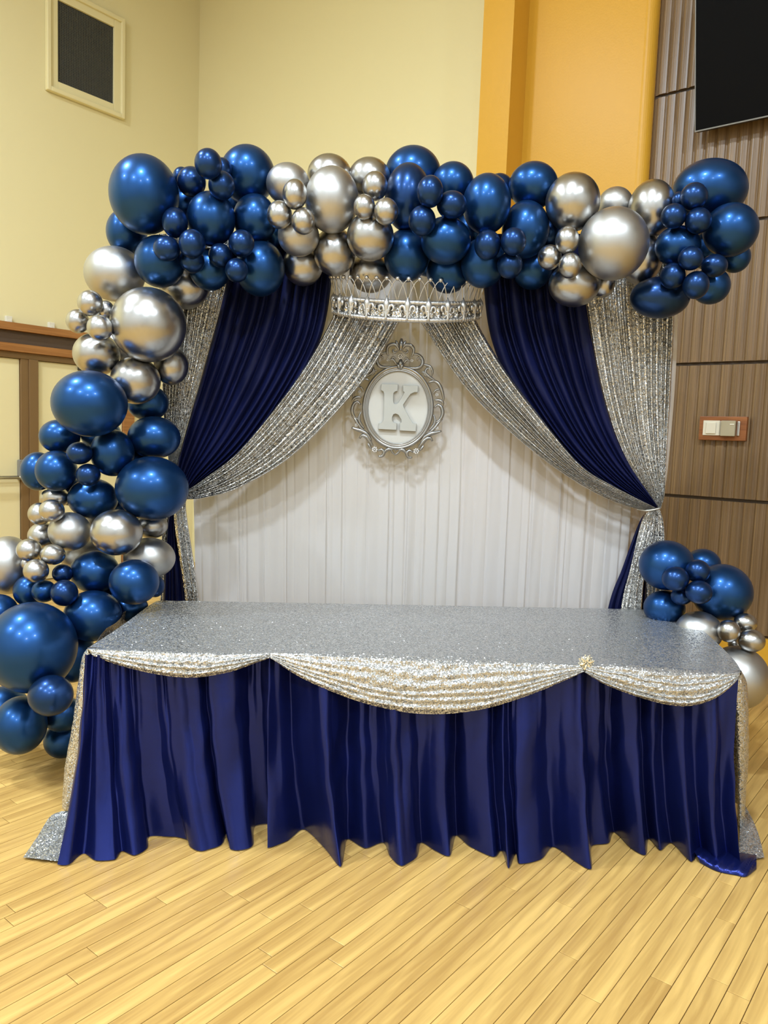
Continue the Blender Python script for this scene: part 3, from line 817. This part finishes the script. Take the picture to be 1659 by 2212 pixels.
# back drop
back = [Vector((p.x, p.y + .03, p.z - .10)) for p in rows[0]]
child('cloth_top', grid_mesh('cloth_top', [back, [Vector((p.x, p.y + .012, p.z - .008)) for p in rows[0]]] + rows))
SW = [
 ([(189,1399),(300,1398),(420,1402),(520,1406),(583,1408)], [(199,1416),(260,1438),(330,1455),(410,1464),(490,1453),(550,1433),(583,1421)], 4),
 ([(583,1408),(660,1403),(760,1404),(905,1408),(1050,1414),(1180,1424),(1262,1434)], [(583,1421),(640,1458),(700,1487),(780,1517),(860,1536),(910,1542),(980,1541),(1060,1528),(1150,1499),(1220,1470),(1262,1451)], 6),
 ([(1262,1434),(1340,1428),(1430,1434),(1520,1442),(1600,1450)], [(1262,1452),(1310,1480),(1380,1506),(1440,1522),(1490,1525),(1540,1511),(1575,1487),(1597,1464)], 5),
]
for si, (tp, hm, nf) in enumerate(SW):
    n = 150; A = crom(tp, n); B = crom(hm, n); nv = 72
    h = fold_profile(60 + si, nf, soft=True); nz = smooth_noise(random.Random(70 + si), 4)
    rows = []
    for i in range(nv):
        v = i / (nv - 1); row = []
        for j in range(n):
            u = j / (n - 1)
            w = math.sin(math.pi * u) ** .55
            # folds hang as parallel catenaries; near the gathers they bunch up
            vv = v + .07 * nz(u * 2.2) * math.sin(math.pi * v) * w
            px = A[j][0] + (B[j][0] - A[j][0]) * v; py = A[j][1] + (B[j][1] - A[j][1]) * v
            vv = min(max(v ** 1.35 + .06 * nz(u * 2.6 + v) * math.sin(math.pi * v) * w, 0), 1)
            d = .046 + (.014 * w + .004) * h(vv) * (.35 + .65 * nz(u * 3 + 9 * v) ** 2 + .3 * v) + .035 * w * math.sin(math.pi * v * .85)
            d += .004 * nz(u * 14 + v * 5) * w
            e = math.exp(-v * 16)
            y = YT - d * (1 - e) + .028 * e
            row.append(at_y(px, py, y))
        rows.append(row)
    me = grid_mesh('front_swag', rows)
    child('front_swag', me)
# side falls
def fall(inner, outer, y0, y1, backx, name, seed):
    n = 50; I = crom(inner, n); O = crom(outer, n); nz = smooth_noise(random.Random(seed), 4)
    rows = []
    for i in range(n):
        v = i / (n - 1); y = y0 + (y1 - y0) * v ** 1.5
        a = at_y(I[i][0], I[i][1], y); b = at_y(O[i][0], O[i][1], y + .045)
        row = [a + Vector((0, .02, 0))]
        for k in range(9):
            w = k / 8; p = a.lerp(b, w); p.y -= .018 * math.sin(math.pi * w) + .006 * nz(v * 6 + w * 5); row.append(p)
        for k in range(1, 9):
            w = k / 8
            tx = math.copysign(1.20 + .06 * v, b.x)
            row.append(Vector((b.x + (tx - b.x) * w + .010 * math.sin(w * 14), b.y + (3.70 - b.y) * w, min(b.z, ZT - .015))))
        rows.append(row)
    return child(name, grid_mesh(name, rows))
fall([(201,1414),(196,1450),(186,1540),(171,1640),(160,1705),(148,1785)], [(190,1399),(177,1420),(168,1480),(157,1560),(141,1650),(135,1720),(132,1760)], YT - .005, 3.02, .02, 'side_fall', 81)
fall([(1590,1462),(1587,1500),(1594,1560),(1596,1640),(1598,1740),(1600,1815)], [(1601,1448),(1613,1476),(1617,1530),(1617,1640),(1612,1690),(1608,1745)], YT - .005, 3.10, -.02, 'side_fall', 82)
def puddle(L, R, name, seed, ins=()):
    n = 26; A = crom(L, n); B = crom(R, n); nz = smooth_noise(random.Random(seed), 4)
    rows = []
    for i in range(n):
        v = i / (n - 1); row = []
        for j in range(26):
            u = j / 25; zz = .010 + .012 * abs(nz(v * 3 + u * 2)) * math.sin(math.pi * u) ** .5 + .05 * max(0, .15 - v)
            row.append(at_z(A[i][0] + (B[i][0] - A[i][0]) * u, A[i][1] + (B[i][1] - A[i][1]) * u, zz))
        rows.append(row)
    return child(name, grid_mesh(name, rows))
puddle([(133,1752),(108,1764),(80,1808),(50,1852)], [(165,1752),(160,1775),(150,1815),(140,1862)], 'floor_trail', 83)
puddle([(1596,1735),(1598,1780),(1596,1825),(1588,1862)], [(1609,1738),(1628,1775),(1641,1810),(1651,1852)], 'floor_trail', 84)
# brooch
br = empty('crystal_brooch', at_y(1265, 1452, YT - .05)); tag(br, 'round cream crystal brooch pinned on the right swag gather', 'brooch')
c = at_y(1266, 1431, YT - .045) - br.location
bm = bmesh.new(); ball(bm, c + Vector((0, .004, 0)), .024, 16, (1, .35, 1)); obj('base', bm, MT['silver_light'], br, True)
for k in range(6):
    a = 2 * math.pi * k / 6 + .3
    bm = bmesh.new()
    q = [c + Vector((math.cos(a) * r, -.008, math.sin(a) * r)) for r in (.006, .014, .021, .028)]
    tube(bm, q, [.003, .005, .004, .0015], 6)
    obj('petal', bm, MT['crystal'], br)
rb = random.Random(4)
cm = bpy.data.meshes.new('stone'); bm = bmesh.new(); bmesh.ops.create_icosphere(bm, subdivisions=1, radius=.0036); bm.to_mesh(cm); bm.free(); cm.materials.append(MT['crystal'])
for k in range(46):
    r = .030 * math.sqrt((k + .5) / 46); a = k * 2.39996
    o = bpy.data.objects.new('stone', cm); COL.objects.link(o); o.parent = br
    o.location = c + Vector((math.cos(a) * r, -.010 + .008 * (r / .03) ** 2, math.sin(a) * r)); o.rotation_euler = (rb.random() * 3, rb.random() * 3, 0)

# ------------------------------------------------------------------ balloons
# colour, px, py, rx, ry, layer (higher = nearer the viewer), label
A = 'garland'
BALLOONS = [
# --- arch, top-left corner
('n',312,421,72,81,2.2,'largest navy balloon at the top left corner of the arch'),
('n',274,502,42,48,.4,'navy balloon half hidden under the largest top left one'),
('d',450,354,29,31,2.4,'small navy balloon standing highest on the top left cluster'),
('d',480,366,20,24,1.5,'tiny sliver of navy balloon behind the highest small one, top left'),
('d',414,393,30,31,1.9,'small navy balloon right of the largest top left balloon'),
('d',393,383,19,21,1.0,'edge of a small navy balloon tucked behind its twin, top left'),
('d',479,401,28,30,1.8,'small navy balloon directly below the highest small one'),
('n',535,378,58,60,.9,'large navy balloon at the top of the arch beside the first silver ones'),
('n',456,473,51,56,1.5,'navy balloon in the middle of the top left cluster'),
('n',551,473,46,51,1.4,'navy balloon touching the left trio of small silver balloons'),
('d',378,481,27,31,2.7,'small navy balloon leaning on the lower right of the largest one'),
('d',415,527,28,30,3.1,'small navy balloon in front, upper of a stacked pair, top left cluster'),
('d',360,537,28,26,3.0,'small navy balloon overlapping the lower left of the corner cluster'),
('d',522,526,27,28,2.6,'small navy balloon between the middle and right navy balloons, top left'),
('d',476,552,25,25,2.3,'small navy balloon under the middle navy balloon, top left cluster'),
('d',415,563,26,26,2.5,'small navy balloon, lower of a stacked pair, top left cluster'),
('d',511,584,24,25,2.6,'lowest small navy balloon of the top left cluster'),
('n',345,565,52,54,1.4,'navy balloon at the lower left of the corner above the chrome silver one'),
('n',453,582,43,44,.9,'navy balloon hanging lowest in the middle of the corner cluster'),
('n',562,580,52,58,1.0,'large navy balloon hanging over the left navy curtain'),
('n',398,445,40,44,.2,'shaded navy balloon deep inside the top left cluster'),
('n',592,500,26,34,.1,'sliver of navy balloon behind the left silver trio'),
('n',512,440,34,40,.1,'shaded navy balloon between the middle and right ones, top left cluster'),
# --- arch, silver left of centre
('m',622,398,46,43,1.0,'silver balloon behind the left trio of small silver ones, top'),
('s',712,378,47,42,.6,'silver balloon peeking over the big matte silver one'),
('m',717,432,57,68,2.1,'big matte silver balloon left of centre on the arch'),
('s',798,385,45,42,.6,'silver balloon behind the right trio of small silver ones, top'),
('s',637,420,26,31,2.7,'uppermost small chrome balloon of the left silver trio'),
('s',604,464,27,29,2.6,'leftmost small chrome balloon of the left silver trio'),
('s',655,478,25,28,2.9,'lower right small chrome balloon of the left silver trio'),
('m',645,510,44,42,1.5,'silver balloon directly below the left silver trio'),
('s',655,572,42,44,.9,'low silver balloon hanging over the left navy curtain edge'),
('s',723,544,45,50,1.3,'silver balloon below the big matte silver one'),
('s',800,511,50,50,1.7,'round chrome balloon under the right trio above the crown'),
('s',800,590,45,41,.1,'silver balloon seen through the crown wires'),
('s',810,402,27,30,2.6,'uppermost small chrome balloon of the right silver trio'),
('s',787,447,23,26,2.7,'leftmost small chrome balloon of the right silver trio'),
('s',834,457,26,28,2.9,'rightmost small chrome balloon of the right silver trio'),
# --- arch, navy centre
('n',892,378,60,58,.3,'navy balloon highest at the centre of the arch'),
('d',881,427,49,70,1.4,'tall dark navy balloon right of the silver trios'),
('n',978,399,45,46,.6,'navy balloon right of the highest central one'),
('d',929,414,28,33,2.6,'uppermost small navy balloon of the central trio'),
('d',976,443,32,29,2.6,'rightmost small navy balloon of the central trio'),
('d',912,477,29,31,2.7,'lower left small navy balloon of the central trio'),
('n',963,520,53,49,1.7,'navy balloon below the central trio'),
('n',878,552,48,55,1.0,'navy balloon above the middle of the crown'),
('n',968,588,46,44,.1,'navy balloon seen behind the right half of the crown'),
('n',1051,441,51,62,1.6,'tall navy balloon in front below the yellow column edge'),
('d',1078,412,32,35,.3,'sliver of navy balloon peeking out behind the tall one'),
('n',1152,401,52,48,.8,'navy balloon highest against the yellow column'),
('n',1135,496,50,59,1.5,'navy balloon left of the chrome silver one, right half'),
('d',1053,529,28,31,2.6,'left small navy balloon of the lower trio, right of centre'),
('d',1109,522,27,29,2.7,'right small navy balloon of the lower trio, right of centre'),
('d',1101,573,27,28,2.4,'lowest small navy balloon of the trio right of the crown'),
('n',1043,568,47,52,1.0,'navy balloon touching the right end of the crown'),
('n',1012,500,40,46,.1,'shaded navy balloon deep inside the central cluster'),
('d',1188,500,28,36,.1,'dark sliver of navy balloon left of the far right chrome trio'),
('n',925,560,34,36,.0,'shaded navy balloon between the two navy ones above the crown'),
('n',1150,580,42,44,.6,'navy balloon hanging over the right navy curtain'),
# --- arch, silver right
('s',1237,437,57,60,1.6,'large shiny chrome balloon against the yellow column'),
('m',1329,443,37,37,.6,'pale matte silver balloon between two larger ones, right'),
('s',1407,451,48,59,1.0,'chrome balloon at the edge of the yellow column and ribbed wall'),
('m',1325,527,73,75,2.4,'biggest silver balloon on the right half of the arch'),
('s',1225,519,25,29,2.6,'uppermost small chrome balloon of the far right trio'),
('s',1187,556,25,26,2.6,'leftmost small chrome balloon of the far right trio'),
('s',1231,574,24,27,2.9,'lowest small chrome balloon of the far right trio'),
('s',1240,615,54,46,1.3,'lowest chrome balloon hanging over the right navy curtain'),
('s',1385,559,43,54,1.2,'silver balloon half hidden behind the biggest one, right'),
('s',1303,612,25,30,.2,'sliver of silver balloon in front of the right sequin curtain'),
# --- arch, right end
('n',1533,411,77,62,.9,'widest navy balloon on top of the right arch end'),
('n',1578,497,56,55,1.4,'navy balloon reaching furthest right on the arch end'),
('d',1499,425,28,29,2.6,'uppermost small navy balloon on the right arch end'),
('d',1455,467,26,26,2.7,'small navy balloon touching the chrome one, right arch end'),
('d',1508,477,27,27,2.7,'small navy balloon left of the rightmost large one'),
('d',1466,432,14,17,1.6,'tiny sliver of navy balloon at the arch end top'),
('n',1464,532,47,42,1.2,'shaded navy balloon in the middle of the right arch end'),
('d',1492,558,26,25,2.9,'small navy balloon, top of the lower four at the arch end'),
('d',1543,574,27,24,2.6,'small navy balloon, right of the lower four at the arch end'),
('d',1453,596,26,27,2.6,'small navy balloon, left of the lower four at the arch end'),
('d',1503,616,27,29,2.9,'small navy balloon, bottom of the lower four at the arch end'),
('n',1588,556,31,32,.6,'navy balloon peeking out below the rightmost large one'),
('n',1535,618,40,38,1.2,'navy balloon at the lower right tip of the arch end'),
('d',1425,643,62,43,1.4,'wide dark navy balloon hanging lowest at the right arch end'),
('n',1530,540,42,40,.3,'shaded navy balloon deep inside the right arch end'),
# --- left column, upper silver
('m',248,592,63,57,1.0,'large satin silver balloon below the arch corner on the left'),
('s',321,702,79,78,2.5,'largest chrome balloon on the left column'),
('s',398,618,52,48,.2,'chrome balloon in front of the left sequin curtain'),
('s',195,655,26,27,2.6,'uppermost small chrome balloon of the upper left quartet'),
('s',168,694,24,25,2.1,'leftmost small chrome balloon of the upper left quartet'),
('s',216,708,27,27,2.9,'lower right small chrome balloon of the upper left quartet'),
('s',229,670,17,20,1.9,'rear small chrome balloon of the upper left quartet'),
('s',209,765,49,45,1.5,'chrome balloon beside the door header on the left column'),
('s',293,822,52,50,1.9,'chrome balloon just above the navy ones on the left column'),
('s',370,790,36,41,.4,'chrome balloon at the right edge of the left column'),
# --- left column, navy
('m',262,755,44,44,.2,'shaded silver balloon behind the largest chrome one, left column'),
('n',194,872,78,70,2.0,'largest navy balloon in the middle of the left column'),
('n',319,870,44,38,.7,'navy balloon under the chrome one near the left sequin curtain'),
('n',218,938,42,36,.2,'shaded navy balloon behind the middle of the left column'),
('n',288,1002,36,38,.2,'shaded navy balloon above the one covering the left tie'),
('d',152,1062,34,30,.4,'shaded navy balloon above the small chrome ones, left column'),
('n',129,943,42,36,1.0,'navy balloon lower left of the largest column one'),
('n',333,945,55,45,1.2,'navy balloon right of the wooden jamb gap, left column'),
('n',243,978,45,50,1.3,'navy balloon in the centre of the left column cluster'),
('d',172,979,27,24,2.5,'upper small navy balloon of the left column pair'),
('d',191,1026,25,24,2.5,'lower small navy balloon of the left column pair'),
('n',122,1017,43,43,1.8,'navy balloon in front near the door push bar'),
('n',82,1018,35,41,1.0,'navy balloon furthest left beside the push bar'),
('n',329,1055,76,68,2.0,'large navy balloon covering the left curtain tie'),
('n',201,1077,52,43,1.2,'navy balloon above the two mid silver balloons, left'),
# --- left column, lower silver
('d',262,1090,30,30,.3,'dark sliver of navy balloon above the lower chrome one, left column'),
('s',122,1074,27,22,1.0,'small chrome balloon right under the front left navy one'),
('s',104,1076,17,18,.7,'sliver of small chrome balloon by the door post'),
('s',112,1103,26,24,2.3,'front small chrome balloon of the mid left group'),
('s',86,1110,24,24,1.9,'left small chrome balloon of the mid left group'),
('m',151,1148,44,41,2.0,'matte silver balloon left of the chrome one, lower column'),
('s',252,1150,54,49,2.0,'chrome balloon under the large navy one, lower column'),
('s',327,1135,34,28,.6,'silver balloon wedged behind at the tails, lower column'),
('s',92,1157,30,28,1.0,'silver balloon behind the matte one at the door post'),
('m',323,1205,54,43,1.0,'satin silver balloon beside the left navy tail'),
('m',190,1205,55,42,.5,'silver balloon half hidden above the low navy balloons'),
('m',18,1221,52,62,1.5,'large satin silver balloon cut by the left picture edge'),
('s',63,1188,26,24,2.6,'upper small chrome balloon of the lowest left trio'),
('s',114,1198,26,22,2.4,'right small chrome balloon of the lowest left trio'),
('s',78,1233,26,25,2.9,'bottom small chrome balloon of the lowest left trio'),
('s',60,1218,14,14,2.0,'tiny rear chrome balloon of the lowest left trio'),
# --- left base, navy
('m',212,1120,32,30,.3,'shaded silver balloon between the matte and chrome ones, lower column'),
('n',250,1290,40,36,.4,'shaded navy balloon between the two front ones, left base'),
('d',135,1239,21,20,2.2,'small navy balloon right of the lowest chrome trio'),
('n',62,1276,31,33,1.6,'navy balloon below the lowest chrome trio'),
('n',95,1277,25,24,2.4,'small navy balloon with bright highlights above the huge one'),
('d',139,1281,28,28,2.5,'small dark navy balloon above the huge one'),
('n',205,1235,51,45,2.0,'navy balloon in front below the two silver balloons, left base'),
('n',290,1257,52,48,2.0,'navy balloon nearest the back left table corner'),
('n',201,1330,60,54,2.1,'navy balloon touching the left table edge'),
('n',69,1398,92,96,2.6,'huge navy balloon beside the left end of the table'),
('n',160,1415,42,58,.9,'shaded navy balloon between the huge one and the table'),
('n',-3,1322,40,38,2.0,'navy balloon cut by the left picture edge above the huge one'),
('d',110,1502,46,43,3.2,'dark navy balloon overlapping the bottom of the huge one'),
('n',10,1535,50,52,1.3,'navy balloon at the left picture edge below the huge one'),
('n',44,1566,54,61,2.4,'navy balloon resting lowest by the left picture edge'),
('n',135,1542,40,38,1.7,'navy balloon behind the left sequin fall'),
('n',135,1598,38,38,1.3,'lowest navy balloon on the floor beside the sequin fall'),
('n',283,1313,36,30,1.0,'navy balloon behind the left table edge'),
('d',335,1266,20,24,.8,'dark sliver of balloon beside the left tails above the table'),
# --- right low cluster
('n',1440,1221,57,53,1.5,'navy balloon overlapping the right sequin tail'),
('n',1518,1219,37,33,.7,'navy balloon behind the right low pair'),
('n',1559,1279,62,60,1.3,'large navy balloon furthest right above the table'),
('d',1507,1234,25,25,2.4,'upper small navy balloon of the right low trio'),
('d',1459,1250,28,26,2.5,'left small navy balloon of the right low trio'),
('d',1510,1279,28,25,2.6,'lower right small navy balloon of the right low trio'),
('d',1472,1288,22,19,2.0,'rear small navy balloon of the right low trio'),
('n',1435,1313,43,37,1.2,'navy balloon behind the back right table corner'),
('m',1509,1364,49,43,1.7,'satin silver balloon at the right table edge'),
('s',1574,1363,23,24,2.2,'left small chrome balloon of the right low trio'),
('s',1610,1345,24,20,1.8,'upper small chrome balloon of the right low trio'),
('s',1623,1384,28,24,2.4,'lower small chrome balloon of the right low trio'),
('m',1592,1463,64,67,1.8,'large satin silver balloon behind the right end of the table'),
('s',1587,1391,14,12,1.3,'tiny rear chrome balloon above the large satin one, right'),
]
def base_depth(px, py):
    if px > 1380 and py > 1100:                    # right low cluster runs forward beside the table
        return float(np.interp(py, [1200, 1320, 1470], [3.78, 3.74, 3.60]))
    if py < 690 and px > 420: return 3.74
    return float(np.interp(py, [350, 900, 1200, 1330, 1420, 1600], [3.74, 3.70, 3.66, 3.58, 3.50, 3.50]))
nb = len(BALLOONS)
D0 = np.array([base_depth(b[1], b[2]) - (b[5] - 1.0) * .115 for b in BALLOONS])
dirs = np.array([tuple(ray(b[1], b[2])) for b in BALLOONS]); dirs /= dirs[:, 1:2]
BALLOONS = [(c, x, y, rx * 1.018, ry * 1.018, l, t_) for c, x, y, rx, ry, l, t_ in BALLOONS]
rp = np.array([(b[3] + b[4]) / 2 for b in BALLOONS])
fwd = np.array([project(EYE + Vector(d) * 3.0)[2] / 3.0 for d in dirs])
D = D0.copy()
order = np.array([b[5] for b in BALLOONS])
for it in range(420):
    P = dirs * D[:, None]; R = rp * D * fwd / FPX
    diff = P[:, None, :] - P[None, :, :]
    dist = np.sqrt((diff ** 2).sum(-1)) + np.eye(nb) * 9
    need = .965 * (R[:, None] + R[None, :])
    lat2 = np.maximum(dist ** 2 - (D[:, None] - D[None, :]) ** 2, 0)
    want = np.sqrt(np.maximum(need ** 2 - lat2, 0))
    have = np.abs(D[:, None] - D[None, :])
    over = np.where(dist < need, want - have, 0)
    # only neighbours whose centres differ clearly in layer are pushed apart fully
    sgn = np.where(order[:, None] > order[None, :], -1.0, 1.0)
    same = np.abs(order[:, None] - order[None, :]) < .12
    sgn = np.where(same, np.where(D[:, None] < D[None, :], -1.0, 1.0), sgn)
    mv = (over * sgn).sum(1)
    D = D + np.clip(mv * .12, -.02, .02) + (D0 - D) * .006
    lim = 3.93 - R * .95
    behind_ok = (np.array([b[2] for b in BALLOONS]) < 470) | (np.array([b[1] for b in BALLOONS]) < 330)
    D = np.where(behind_ok, np.minimum(D, 4.05), np.minimum(D, lim))
    # stay above the floor
    zc = EYE.z + dirs[:, 2] * D
    D = np.where(zc - R * 1.02 < .004, D - .01, D)
def balloon_mesh(name, mat):
    bm = bmesh.new(); seg, ringn = 48, 32
    rings = []
    for i in range(1, ringn):
        th = math.pi * i / ringn               # 0 at the nose (-Y, towards the viewer), pi at the neck (+Y)
        r = math.sin(th); y = -math.cos(th)
        if y > 0:
            r *= 1 - .10 * y ** 2; y *= 1 + .10 * y ** 2
        rings.append([bm.verts.new((r * math.cos(2 * math.pi * k / seg), y, r * math.sin(2 * math.pi * k / seg))) for k in range(seg)])
    a = bm.verts.new((0, -1, 0)); b = bm.verts.new((0, 1.10, 0))
    for k in range(seg):
        bm.faces.new((a, rings[0][(k + 1) % seg], rings[0][k]))
        bm.faces.new((b, rings[-1][k], rings[-1][(k + 1) % seg]))
        for i in range(len(rings) - 1):
            bm.faces.new((rings[i][k], rings[i][(k + 1) % seg], rings[i + 1][(k + 1) % seg], rings[i + 1][k]))
    bmesh.ops.recalc_face_normals(bm, faces=bm.faces)
    me = bpy.data.meshes.new(name); bm.to_mesh(me); bm.free(); me.materials.append(mat)
    me.polygons.foreach_set('use_smooth', [True] * len(me.polygons))
    return me
BM = {c: balloon_mesh('balloon', MT[c]) for c in 'ndsm'}
def neck_mesh(mat):
    bm = bmesh.new(); tube(bm, [(0, y, 0) for y in (1.06, 1.10, 1.14, 1.18, 1.20, 1.23)], [.16, .07, .045, .085, .06, .11], 10)
    me = bpy.data.meshes.new('neck'); bm.to_mesh(me); bm.free(); me.materials.append(mat)
    me.polygons.foreach_set('use_smooth', [True] * len(me.polygons)); return me
NM = {'n': neck_mesh(MT['knot_n']), 's': neck_mesh(MT['knot_s'])}
rb = random.Random(12)
for i, (c, px, py, rx, ry, ly, lab) in enumerate(BALLOONS):
    p = EYE + Vector(dirs[i]) * D[i]
    k = D[i] * fwd[i] / FPX
    blue = c in 'nd'; small = rx + ry < 70
    o = bpy.data.objects.new('navy_balloon' if blue else 'silver_balloon', BM[c]); COL.objects.link(o)
    o.location = p; m = (rx + ry) / 2
    o.scale = (rx * k, m * k, ry * k); o.rotation_euler = (0, ROLL * 0, 0)
    side = 'right low cluster' if (px > 1380 and py > 1100) else ('arch' if py < 690 and not (px < 400 and py > 585) else 'left column')
    tag(o, lab, 'balloon', ('navy' if blue else 'silver') + ' balloons of the ' + side)
    nk = bpy.data.objects.new('neck', NM['n' if blue else 's']); COL.objects.link(nk); nk.parent = o
